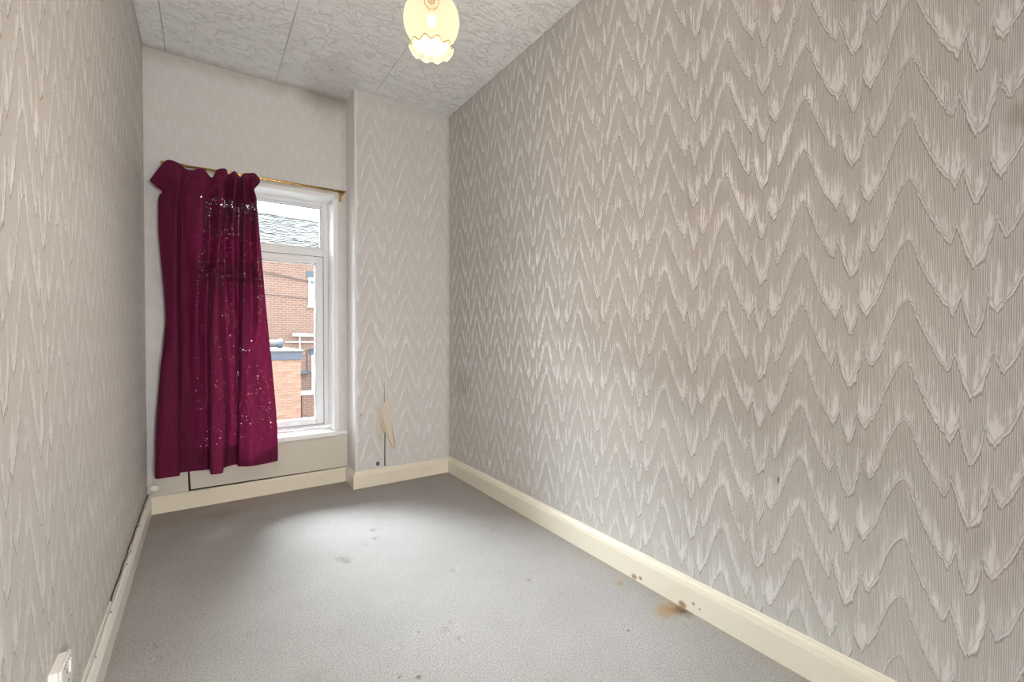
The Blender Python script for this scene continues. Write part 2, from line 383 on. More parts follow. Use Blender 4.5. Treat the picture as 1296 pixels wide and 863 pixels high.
# ------------------------------------------------------------------ mesh helpers
def finish(name, bm, mat, parent=None, smooth=False):
    bmesh.ops.recalc_face_normals(bm, faces=bm.faces)
    me = bpy.data.meshes.new(name); bm.to_mesh(me); bm.free()
    for m in (mat if isinstance(mat, (list, tuple)) else [mat]): me.materials.append(m)
    if smooth:
        for p in me.polygons: p.use_smooth = True
    o = bpy.data.objects.new(name, me); COL.objects.link(o)
    if parent: o.parent = parent
    return o
def box(bm, x0, x1, y0, y1, z0, z1):
    vs = [bm.verts.new((x, y, z)) for z in (z0, z1) for y in (y0, y1) for x in (x0, x1)]
    fs = [bm.faces.new([vs[i] for i in f]) for f in ((0, 2, 3, 1), (4, 5, 7, 6), (0, 1, 5, 4), (1, 3, 7, 5), (3, 2, 6, 7), (2, 0, 4, 6))]
    return vs, fs
def bbox(bm, x0, x1, y0, y1, z0, z1, bev=0.002, seg=1):
    b2 = bmesh.new(); box(b2, x0, x1, y0, y1, z0, z1)
    bmesh.ops.recalc_face_normals(b2, faces=b2.faces)
    bmesh.ops.bevel(b2, geom=b2.edges[:], offset=bev, segments=seg, affect='EDGES', profile=0.5)
    join(bm, b2)
def join(bm, b2):
    mp = {}
    for v in b2.verts: mp[v] = bm.verts.new(v.co)
    for f in b2.faces:
        try: bm.faces.new([mp[v] for v in f.verts])
        except ValueError: pass
    b2.free()
def part_box(name, mat, parent, x0, x1, y0, y1, z0, z1, bev=0.002, seg=1):
    bm = bmesh.new(); bbox(bm, x0, x1, y0, y1, z0, z1, bev, seg); return finish(name, bm, mat, parent)
def tube(bm, pts, r, n=8, cap=True):
    pts = [Vector(p) for p in pts]; rings = []
    for i, p in enumerate(pts):
        t = (pts[min(i + 1, len(pts) - 1)] - pts[max(i - 1, 0)]).normalized()
        a = Vector((0, 0, 1)) if abs(t.z) < 0.9 else Vector((1, 0, 0))
        e1 = t.cross(a).normalized(); e2 = t.cross(e1)
        rr = r[i] if isinstance(r, (list, tuple)) else r
        rings.append([bm.verts.new(p + (e1 * math.cos(2 * math.pi * k / n) + e2 * math.sin(2 * math.pi * k / n)) * rr) for k in range(n)])
    for a, b in zip(rings, rings[1:]):
        for k in range(n): bm.faces.new((a[k], a[(k + 1) % n], b[(k + 1) % n], b[k]))
    if cap:
        bm.faces.new(rings[0][::-1]); bm.faces.new(rings[-1])
def lathe(bm, prof_, cx, cy, n=32, closed=False):
    rings = [[bm.verts.new((cx + r * math.cos(2 * math.pi * k / n), cy + r * math.sin(2 * math.pi * k / n), z)) for k in range(n)] for r, z in prof_]
    for a, b in zip(rings, rings[1:]):
        for k in range(n): bm.faces.new((a[k], a[(k + 1) % n], b[(k + 1) % n], b[k]))
    if closed:
        bm.faces.new(rings[0][::-1]); bm.faces.new(rings[-1])
def extrude_profile(bm, prof_, a, b, nrm, mitre_a=0.0, mitre_b=0.0):
    """prof_: (out, z) outline, swept from point a to b on the floor plan; nrm = direction out of the wall"""
    a = Vector((a[0], a[1], 0)); b = Vector((b[0], b[1], 0)); nrm = Vector((nrm[0], nrm[1], 0)); t = (b - a).normalized()
    A = [bm.verts.new(a + nrm * q[0] + t * (q[0] * mitre_a) + Vector((0, 0, q[1]))) for q in prof_]
    B = [bm.verts.new(b + nrm * q[0] - t * (q[0] * mitre_b) + Vector((0, 0, q[1]))) for q in prof_]
    n = len(prof_)
    for i in range(n): bm.faces.new((A[i], A[(i + 1) % n], B[(i + 1) % n], B[i]))
    bm.faces.new(A[::-1]); bm.faces.new(B)
def tag(o, label=None, cat=None, group=None, kind=None):
    if label: o['label'] = label
    if cat: o['category'] = cat
    if group: o['group'] = group
    if kind: o['kind'] = kind
    return o
def empty(name, loc=(0, 0, 0), rz=0.0):
    o = bpy.data.objects.new(name, None); COL.objects.link(o); o.location = loc; o.rotation_euler.z = rz; o.empty_display_size = 0.05
    return o
def st(o, label, cat=None):
    return tag(o, label, cat, kind='structure')
# frame of a window in a wall plane: rectangle ring of given bar width
def ring(bm, x0, x1, z0, z1, w, y0, y1, bev=0.003, wb=None, wt=None):
    wb = w if wb is None else wb; wt = w if wt is None else wt
    bbox(bm, x0, x0 + w, y0, y1, z0, z1, bev); bbox(bm, x1 - w, x1, y0, y1, z0, z1, bev)
    bbox(bm, x0 + w, x1 - w, y0, y1, z0, z0 + wb, bev); bbox(bm, x0 + w, x1 - w, y0, y1, z1 - wt, z1, bev)

# ------------------------------------------------------------------ room shell
OX0, OX1, OZ0, OZ1 = 0.160, 0.966, 0.335, 1.862     # window opening
WT = 0.30                                            # thickness of the outer wall
def make_floor():
    bm = bmesh.new(); nx, ny = 250, 620
    y0, y1 = -2.3, D
    def zf(x, y):
        z = 0.0
        for dx, dy, r in DENTS:
            d2 = ((x - dx) ** 2 + (y - dy) ** 2) / (r * r * 0.5)
            if d2 < 6: z -= 0.010 * math.exp(-d2)
        return z
    g = [[bm.verts.new((W * i / nx, y0 + (y1 - y0) * j / ny, zf(W * i / nx, y0 + (y1 - y0) * j / ny))) for i in range(nx + 1)] for j in range(ny + 1)]
    for j in range(ny):
        for i in range(nx): bm.faces.new((g[j][i], g[j][i + 1], g[j + 1][i + 1], g[j + 1][i]))
    o = finish('floor', bm, M_CARPET, smooth=True)
    return o
st(make_floor(), 'pale grey beige fitted carpet with rust stains by the skirting', 'floor')

bm = bmesh.new(); box(bm, W, W + 0.12, -2.3, D + WT, -0.05, H + 0.15)
wall_right = st(finish('wall_right', bm, M_RIGHT), 'long wall papered with embossed cream zigzag wallpaper', 'wall')
bm = bmesh.new(); box(bm, -0.12, 0.0, -2.3, D + WT, -0.05, H + 0.15)
wall_left = st(finish('wall_left', bm, M_LEFT), 'narrow side wall with glossy tan embossed wallpaper', 'wall')
bm = bmesh.new()
box(bm, 0, OX0, D, D + WT, -0.05, H + 0.15); box(bm, OX1, W, D, D + WT, -0.05, H + 0.15)
box(bm, OX0, OX1, D, D + WT, -0.05, OZ0 - 0.02); box(bm, OX0, OX1, D, D + WT, OZ1, H + 0.15)
wall_far = st(finish('wall_far', bm, M_FAR), 'pale papered window wall behind the burgundy curtain', 'wall')
bm = bmesh.new(); y0, y1 = D + WT, D + WT + 0.11
box(bm, -8, OX0 - 0.02, y0, y1, -2.85, 4.2); box(bm, OX1 + 0.02, 9, y0, y1, -2.85, 4.2); box(bm, OX0 - 0.02, OX1 + 0.02, y0, y1, -2.85, OZ0 - 0.04); box(bm, OX0 - 0.02, OX1 + 0.02, y0, y1, OZ1 + 0.02, 4.2)
st(finish('wall_outer', bm, M_HOUSE), 'unseen dark brick outer skin added around the window', 'wall')  # unseen skin, added dark to cut sunlight bounced across the yard
# projecting pier beside the window, rounded free corner
bm = bmesh.new()
rr = 0.016; pts = [(W, D), (W, D - P)]
for k in range(7):
    a = math.radians(270 - 90 * k / 6.0); pts.append((BX + rr + rr * math.cos(a), D - P + rr + rr * math.sin(a)))
pts.append((BX, D))
lo = [bm.verts.new((x, y, 0)) for x, y in pts]; hi = [bm.verts.new((x, y, H)) for x, y in pts]
for i in range(len(pts)): bm.faces.new((lo[i], lo[(i + 1) % len(pts)], hi[(i + 1) % len(pts)], hi[i]))
bm.faces.new(lo[::-1]); bm.faces.new(hi)
wall_pier = st(finish('wall_far_pier', bm, [M_PIER, M_SIDE]), 'papered pier projecting beside the window with torn paper seam', 'wall')
for f_ in wall_pier.data.polygons:
    if f_.normal.x < -0.25: f_.material_index = 1
# wall behind the camera; doorway added to let in the landing fill light
bm = bmesh.new()
box(bm, 0, 0.12, BACK - 0.1, BACK, 0, H); box(bm, 0.94, W, BACK - 0.1, BACK, 0, H); box(bm, 0.12, 0.94, BACK - 0.1, BACK, 2.0, H)
st(finish('wall_back', bm, M_FAR), 'papered end wall with an added open doorway for the landing fill light', 'wall')
bm = bmesh.new(); box(bm, 0, W, -2.4, -2.3, -0.05, H + 0.15)
st(finish('wall_landing', bm, M_FAR), 'pale wall of the landing beyond the doorway', 'wall')
# ceiling slab with embossed tiles
bm = bmesh.new(); box(bm, -0.0, W, -2.3, D, H + 0.009, H + 0.14)
ceiling = st(finish('ceiling', bm, M_DARK), 'white ceiling of square embossed tiles', 'ceiling')
XE = [0.0, 0.100, 0.632, 1.168, W]; YE = [D, 2.742, 2.207, 1.672, 1.137, 0.602, 0.067, -0.468, -1.003, -1.538, -2.073, -2.3]
tile_cache = {}
for i in range(4):
    for j in range(len(YE) - 1):
        w = round(XE[i + 1] - XE[i], 3); d = round(YE[j] - YE[j + 1], 3)
        if (w, d) not in tile_cache:
            g = 0.0012; b = bmesh.new(); c = 0.0030
            q = [(-w / 2 + g, -d / 2 + g), (w / 2 - g, -d / 2 + g), (w / 2 - g, d / 2 - g), (-w / 2 + g, d / 2 - g)]
            q2 = [(x - math.copysign(c, x), y - math.copysign(c, y)) for x, y in q]
            top = [b.verts.new((x, y, 0.009)) for x, y in q]; mid = [b.verts.new((x, y, 0.0012)) for x, y in q]; bot = [b.verts.new((x, y, 0)) for x, y in q2]
            for A, B in ((top, mid), (mid, bot)):
                for k in range(4): b.faces.new((A[k], A[(k + 1) % 4], B[(k + 1) % 4], B[k]))
            b.faces.new(bot); b.faces.new(top[::-1]); bmesh.ops.recalc_face_normals(b, faces=b.faces)
            me = bpy.data.meshes.new('ceiling_tile'); b.to_mesh(me); b.free(); me.materials.append(M_CEIL); tile_cache[(w, d)] = me
        o = bpy.data.objects.new('ceiling_tile', tile_cache[(w, d)]); COL.objects.link(o); o.parent = ceiling
        o.location = ((XE[i] + XE[i + 1]) / 2, (YE[j] + YE[j + 1]) / 2, H + random.uniform(-0.0004, 0.0004))

# skirting boards
SK = [(0, 0), (0.018, 0), (0.018, 0.082), (0.0165, 0.086), (0.0165, 0.089), (0.0145, 0.090), (0.0145, 0.094), (0.012, 0.101), (0.0075, 0.106), (0.0065, 0.111), (0.004, 0.113), (0, 0.113)]
SKF = [(q[0], q[1] * 0.93) for q in SK]
SKP = [(0, 0), (0.018, 0), (0.018, 0.088), (0.014, 0.094), (0, 0.095)]
SKL = [(0, 0), (0.019, 0), (0.019, 0.070), (0.016, 0.076), (0.016, 0.080), (0.0135, 0.086), (0.0135, 0.090), (0.009, 0.096), (0.006, 0.108), (0.003, 0.111), (0, 0.111)]
bm = bmesh.new(); extrude_profile(bm, SK, (W, BACK), (W, D - P), (-1, 0), 0, 1)
st(finish('baseboard_right', bm, M_SKIRT), 'cream gloss skirting with rust marks along the zigzag papered wall', 'skirting')
bm = bmesh.new(); extrude_profile(bm, SKF, (BX, D - P), (W, D - P), (0, -1), -1, 1)
st(finish('baseboard_pier', bm, M_SKIRT_FAR), 'yellowed cream skirting across the front of the pier', 'skirting')
bm = bmesh.new(); extrude_profile(bm, SKF, (BX, D), (BX, D - P), (-1, 0), 1, -1)
st(finish('baseboard_pier_side', bm, M_SKIRT_LEFT), 'short white skirting return on the side of the pier', 'skirting')
bm = bmesh.new(); extrude_profile(bm, SKP, (0, D), (BX, D), (0, -1), 1, 1)
st(finish('baseboard_far', bm, M_SKIRT_FAR), 'plain yellowed skirting under the window', 'skirting')
bm = bmesh.new(); extrude_profile(bm, SKL, (0, BACK), (0, D), (1, 0), 0, 1)
st(finish('baseboard_left', bm, M_SKIRT_LEFT), 'white moulded skirting along the tan papered side wall', 'skirting')

# boarding under the window: two boards with an open joint
bm = bmesh.new(); z0, z1 = 0.095, 0.302
vsb = [(0.020, z0), (0.181, z0 + 0.002), (0.176, z1), (0.022, z1)]
def slab(bm, poly, y0, y1):
    A = [bm.verts.new((x, y0, z)) for x, z in poly]; B = [bm.verts.new((x, y1, z)) for x, z in poly]; n = len(poly)
    bm.faces.new(A); bm.faces.new(B[::-1])
    for i in range(n): bm.faces.new((A[i], B[i], B[(i + 1) % n], A[(i + 1) % n]))
slab(bm, vsb, D - 0.012, D)
boarding = st(finish('trim_1', bm, M_PANEL), 'grey cream boarding under the window sill with an open joint', 'boarding')
bm = bmesh.new(); slab(bm, [(0.193, 0.106), (1.040, 0.100), (1.040, 0.315), (0.181, 0.315)], D - 0.016, D)
finish('board', bm, M_PANEL, boarding)
part_box('open_joint', M_DARK, boarding, 0.02, 1.04, D - 0.004, D - 0.0005, 0.090, 0.300, 0.0005)
part_box('ledge', M_SILL, boarding, 0.978, 1.043, D - 0.022, D, 0.316, 0.336, 0.003)

# ------------------------------------------------------------------ window
FY = 3.285                                    # inner face of the window frame
win = empty('window_1', ((OX0 + OX1) / 2, FY, OZ0)); st(win, 'white upvc window with a top light above a tall casement', 'window')
def child(o, par):
    o.parent = par; o.matrix_parent_inverse = Matrix.Translation(-par.location) if par.rotation_euler.z == 0 else par.matrix_basis.inverted(); return o
bm = bmesh.new(); ring(bm, OX0, OX1, OZ0 + 0.012, OZ1, 0.034, FY, FY + 0.06, 0.004, wt=0.026, wb=0.022)
bbox(bm, OX0 + 0.034, OX1 - 0.034, FY, FY + 0.06, 1.494, 1.544, 0.004)
fr = child(finish('frame', bm, M_UPVC), win)
bm = bmesh.new(); ring(bm, OX0 + 0.034, OX1 - 0.034, 1.544, 1.836, 0.013, FY + 0.008, FY + 0.05, 0.004, wb=0.016)
child(finish('glazing_bead', bm, M_UPVC), win)
bm = bmesh.new(); ring(bm, OX0 + 0.045, OX1 - 0.045, 1.557, 1.826, 0.004, FY + 0.018, FY + 0.03, 0.001)
child(finish('gasket', bm, M_GASKET), win)
SX0, SX1, SZ0, SZ1 = OX0 + 0.036, OX1 - 0.036, 0.366, 1.494
bm = bmesh.new(); ring(bm, SX0, SX1, SZ0, SZ1, 0.048, FY - 0.014, FY + 0.045, 0.006, wb=0.040)
sash = child(finish('casement', bm, M_UPVC), win); tag(sash, 'white casement frame')
bm = bmesh.new(); ring(bm, SX0 - 0.004, SX1 + 0.004, SZ0 - 0.004, SZ1 + 0.004, 0.005, FY - 0.004, FY + 0.002, 0.001)
child(finish('gasket', bm, M_GASKET), win)
bm = bmesh.new(); ring(bm, SX0 + 0.045, SX1 - 0.045, SZ0 + 0.037, SZ1 - 0.045, 0.005, FY + 0.004, FY + 0.02, 0.001)
child(finish('gasket', bm, M_GASKET), win)
bm = bmesh.new(); box(bm, SX0 + 0.04, SX1 - 0.04, FY + 0.012, FY + 0.016, SZ0 + 0.03, SZ1 - 0.04)
child(finish('pane', bm, M_GLASS), win)
bm = bmesh.new(); box(bm, OX0 + 0.04, OX1 - 0.04, FY + 0.026, FY + 0.030, 1.550, 1.830)
child(finish('pane', bm, M_GLASS), win)
bm = bmesh.new(); bbox(bm, OX0 + 0.004, OX1 + 0.012, D - 0.034, FY + 0.01, OZ0 - 0.022, OZ0 + 0.008, 0.004, 2)
child(finish('window_sill', bm, M_SILL), win)
# white linings of the reveal
for nm, a in (('reveal_lining', (OX0, OX0 + 0.004, D - 0.001, FY, OZ0 + 0.008, OZ1)), ('reveal_lining', (OX1 - 0.004, OX1, D - 0.001, FY, OZ0 + 0.008, OZ1)), ('reveal_lining', (OX0, OX1, D - 0.001, FY, OZ1 - 0.004, OZ1))):
    bm = bmesh.new(); box(bm, *a); child(finish(nm, bm, M_SILL), win)
bm = bmesh.new(); bbox(bm, OX0 - 0.03, OX1 + 0.004, D - 0.008, D, OZ1 - 0.002, OZ1 + 0.02, 0.002)
child(finish('head_trim', bm, M_SILL), win)
bm = bmesh.new(); bbox(bm, OX1, OX1 + 0.024, D - 0.004, D, OZ0 + 0.01, OZ1 - 0.006, 0.001)
child(finish('side_trim', bm, M_SILL), win)

# ------------------------------------------------------------------ torn paper on the pier
PY = D - P
bm = bmesh.new(); slab(bm, [(1.2285, .113), (1.2365, .113), (1.2375, .33), (1.2345, .335), (1.2315, .64), (1.2295, .67), (1.2280, .64), (1.2305, .33), (1.2300, .28)], PY - 0.0006, PY)
finish('split_seam', bm, M_SEAM, wall_pier)  # dark brown sliver along the split
bm = bmesh.new()
patch = [(1.204, .455), (1.208, .500), (1.222, .515), (1.236, .540), (1.254, .540), (1.266, .505), (1.270, .465), (1.266, .435), (1.258, .405), (1.240, .385), (1.236, .345), (1.226, .345), (1.219, .380), (1.212, .420)]
slab(bm, patch, PY - 0.0012, PY)
finish('bare_patch', bm, M_PLASTER, wall_pier)
def flap(name, outline, hinge_i, lift):
    """a piece of paper torn loose: outline grid rows curling off the wall"""
    bm = bmesh.new(); rows = len(outline); grid = []
    for j, (xa, xb, z) in enumerate(outline):
        row = []
        for i in range(5):
            t = i / 4.0; x = xa + (xb - xa) * t
            off = lift * ((j / (rows - 1)) ** 1.5) * (0.5 + 0.5 * math.sin(3.1 * t + 0.4)) + 0.002 + 0.003 * math.sin(7 * t + j)
            row.append(bm.verts.new((x, PY - max(off, 0.0015), z)))
        grid.append(row)
    for a, b in zip(grid, grid[1:]):
        for i in range(4): bm.faces.new((a[i], a[i + 1], b[i + 1], b[i]))
    o = finish(name, bm, M_PAPERBACK, wall_pier, smooth=True)
    m = o.modifiers.new('thick', 'SOLIDIFY'); m.thickness = 0.0008
    return o
flap('torn_paper_flap', [(1.250, 1.264, .415), (1.243, 1.276, .385), (1.246, 1.284, .345), (1.252, 1.292, .305), (1.262, 1.298, .270), (1.275, 1.299, .240), (1.285, 1.300, .224)], 0, 0.02)
flap('torn_paper_flap', [(1.212, 1.216, .505), (1.201, 1.218, .485), (1.202, 1.220, .455), (1.208, 1.224, .425), (1.212, 1.228, .390), (1.219, 1.232, .350), (1.221, 1.231, .332)], 0, 0.010)
bm = bmesh.new(); bbox(bm, 1.176, 1.198, PY - 0.003, PY, 0.124, 0.148, 0.001)
finish('hole_plate', bm, M_MORTARHOLE, wall_pier)

# ------------------------------------------------------------------ curtain and rod
ROWS = [
    [(0.039,3.034,0.207),(0.070,3.019,0.207),(0.142,3.029,0.207),(0.145,3.099,0.207),(0.187,3.105,0.207),(0.242,3.101,0.207),(0.281,3.099,0.207),(0.286,2.989,0.207),(0.337,2.974,0.207),(0.348,3.069,0.207),(0.382,3.097,0.207),(0.414,3.097,0.207),(0.419,3.044,0.207),(0.480,3.019,0.207),(0.555,3.039,0.207),(0.626,3.074,0.207)],
    [(0.046,3.039,0.485),(0.076,3.019,0.485),(0.143,3.029,0.476),(0.150,3.099,0.463),(0.193,3.101,0.458),(0.240,3.089,0.454),(0.274,3.099,0.449),(0.284,2.999,0.465),(0.350,2.989,0.459),(0.371,3.069,0.443),(0.392,3.089,0.437),(0.415,3.089,0.435),(0.424,3.034,0.443),(0.474,3.019,0.440),(0.554,3.049,0.426),(0.624,3.074,0.413)],
    [(0.065,3.049,0.776),(0.084,3.029,0.777),(0.142,3.024,0.775),(0.153,3.089,0.769),(0.192,3.094,0.767),(0.232,3.074,0.767),(0.272,3.099,0.763),(0.290,3.009,0.769),(0.345,2.999,0.767),(0.373,3.039,0.763),(0.404,3.044,0.761),(0.421,3.089,0.757),(0.434,3.029,0.761),(0.465,3.019,0.760),(0.520,3.059,0.755),(0.600,3.069,0.751)],
    [(0.091,3.049,1.071),(0.103,3.034,1.070),(0.141,3.024,1.071),(0.156,3.084,1.073),(0.195,3.089,1.074),(0.231,3.064,1.074),(0.275,3.099,1.076),(0.296,3.014,1.074),(0.329,3.014,1.075),(0.365,3.069,1.077),(0.402,3.044,1.078),(0.424,3.089,1.079),(0.447,3.019,1.078),(0.491,3.079,1.081),(0.533,3.049,1.081),(0.571,3.059,1.082)],
    [(0.065,3.059,1.489),(0.111,3.029,1.489),(0.145,3.019,1.492),(0.163,3.074,1.504),(0.192,3.059,1.504),(0.253,3.044,1.509),(0.293,3.089,1.522),(0.325,3.019,1.513),(0.340,3.019,1.515),(0.364,3.074,1.527),(0.401,3.029,1.524),(0.430,3.079,1.536),(0.454,3.019,1.529),(0.486,3.074,1.542),(0.515,3.034,1.539),(0.536,3.049,1.544)],
    [(0.065,3.069,1.692),(0.116,3.029,1.690),(0.147,3.014,1.692),(0.169,3.059,1.707),(0.194,3.044,1.707),(0.254,3.034,1.715),(0.291,3.059,1.727),(0.338,3.014,1.724),(0.357,3.019,1.728),(0.377,3.069,1.743),(0.406,3.019,1.736),(0.435,3.069,1.753),(0.459,3.014,1.744),(0.490,3.059,1.760),(0.508,3.029,1.755),(0.521,3.039,1.760)],
    [(0.081,3.064,1.731),(0.123,3.019,1.748),(0.151,3.009,1.750),(0.177,3.034,1.770),(0.202,3.029,1.773),(0.259,3.024,1.782),(0.295,3.034,1.773),(0.335,3.019,1.794),(0.357,3.019,1.798),(0.377,3.059,1.812),(0.410,3.019,1.808),(0.438,3.049,1.812),(0.456,3.019,1.816),(0.481,3.039,1.817),(0.499,3.019,1.815),(0.508,3.029,1.810)],
    [(0.055,3.054,1.753),(0.105,3.009,1.824),(0.155,2.999,1.823),(0.189,3.019,1.827),(0.227,3.019,1.830),(0.266,3.014,1.840),(0.298,3.029,1.816),(0.320,3.009,1.841),(0.372,3.009,1.855),(0.381,3.032,1.852),(0.410,3.004,1.852),(0.438,3.032,1.850),(0.452,3.004,1.856),(0.480,3.019,1.865),(0.506,3.004,1.866),(0.534,3.029,1.851)],
    [(0.030,3.044,1.778),(0.098,3.019,1.886),(0.152,3.014,1.887),(0.182,3.024,1.865),(0.217,3.024,1.863),(0.263,3.019,1.880),(0.302,3.029,1.839),(0.325,3.029,1.887),(0.369,3.029,1.902),(0.381,3.032,1.874),(0.411,3.029,1.899),(0.438,3.032,1.870),(0.453,3.029,1.892),(0.481,3.032,1.901),(0.513,3.029,1.904),(0.539,3.034,1.876)],
]
def cr(p0, p1, p2, p3, t, ten=0.5):
    m1 = (p2 - p0) * ten; m2 = (p3 - p1) * ten; t2 = t * t; t3 = t2 * t
    return p1 * (2 * t3 - 3 * t2 + 1) + m1 * (t3 - 2 * t2 + t) + p2 * (-2 * t3 + 3 * t2) + m2 * (t3 - t2)
def spline(pts, n, ten=0.42):
    out = []; m = len(pts) - 1
    for k in range(m):
        a, b, c, d = pts[max(k - 1, 0)], pts[k], pts[k + 1], pts[min(k + 2, m)]
        for i in range(n): out.append(cr(a, b, c, d, i / n, ten))
    out.append(pts[-1]); return out
def make_curtain():
    fine = [spline([Vector(q) for q in row], 7) for row in ROWS]
    ncol = len(fine[0]); cols = [spline([fine[r][c] for r in range(len(ROWS))], 9, 0.40) for c in range(ncol)]
    nrow = len(cols[0]); bm = bmesh.new(); rnd = random.Random(3)
    ph = [rnd.uniform(0, 6.28) for _ in range(8)]
    g = []
    for r in range(nrow):
        row = []
        for c in range(ncol):
            v = cols[c][r].copy(); s = c / ncol; t = r / nrow
            v.y += 0.0035 * math.sin(34 * s + 5 * t + ph[0]) * math.sin(6 * t + ph[1]) + 0.002 * math.sin(61 * s - 9 * t + ph[2])
            yo = v.y; v.y = min(3.078 - (3.098 - yo) * 1.5, 3.078); q_ = v.y / yo      # deepen the folds
            v.x = 0.264 + (v.x - 0.264) * q_; v.z = 0.986 + (v.z - 0.986) * q_
            if r == 0: v.z += 0.004 * math.sin(9 * s + 1)
            row.append(bm.verts.new(v))
        g.append(row)
    for r in range(nrow - 1):
        for c in range(ncol - 1): bm.faces.new((g[r][c], g[r][c + 1], g[r + 1][c + 1], g[r + 1][c]))
    root = empty('curtain', (0.33, 3.04, 0.207)); tag(root, 'faded burgundy loose weave curtain bunched on the brass rod', 'curtain')
    o = finish('curtain_cloth', bm, M_CURTAIN, smooth=True); child(o, root)
    m = o.modifiers.new('sub', 'SUBSURF'); m.levels = 1; m.render_levels = 1
    return root
curtain = make_curtain()
# gathering cord poking out at the heading
bm = bmesh.new(); tube(bm, [(0.470, 3.000, 1.893), (0.480, 2.998, 1.880), (0.474, 2.995, 1.868), (0.462, 2.996, 1.852)], 0.0012, 6)
child(finish('heading_cord', bm, M_PLASTIC), curtain)

rod = empty('curtain_rod', (0.55, 3.049, 1.887)); tag(rod, 'thin worn brass curtain rod above the window', 'curtain rod')
bm = bmesh.new(); tube(bm, [(0.088, 3.049, 1.884), (0.4, 3.049, 1.887), (0.7, 3.049, 1.8875), (1.018, 3.049, 1.889)], 0.0075, 14)
child(finish('pole', bm, M_BRASS, smooth=True), rod)
for x, s in ((0.088, -1), (1.018, 1)):
    bm = bmesh.new(); z = 1.884 if s < 0 else 1.889
    tube(bm, [(x - s * 0.002, 3.049, z), (x + s * 0.001, 3.049, z), (x + s * 0.004, 3.049, z), (x + s * 0.008, 3.049, z), (x + s * 0.011, 3.049, z)], [0.0085, 0.011, 0.011, 0.009, 0.004], 14)
    child(finish('end_cap', bm, M_BRASS, smooth=True), rod)
    bx = x - s * 0.012; bm = bmesh.new()
    tube(bm, [(bx, 3.049, z - 0.010), (bx, 3.060, z - 0.016), (bx, 3.095, z - 0.018), (bx, D, z - 0.018)], 0.004, 8)
    bbox(bm, bx - 0.009, bx + 0.009, D - 0.003, D, z - 0.045, z + 0.012, 0.001)
    child(finish('bracket', bm, M_BRASS), rod)
bm = bmesh.new(); tube(bm, [(0.165, 3.0485, 1.8855), (0.185, 3.0487, 1.8857)], 0.0092, 14); child(finish('joint_sleeve', bm, M_BRASS, smooth=True), rod)

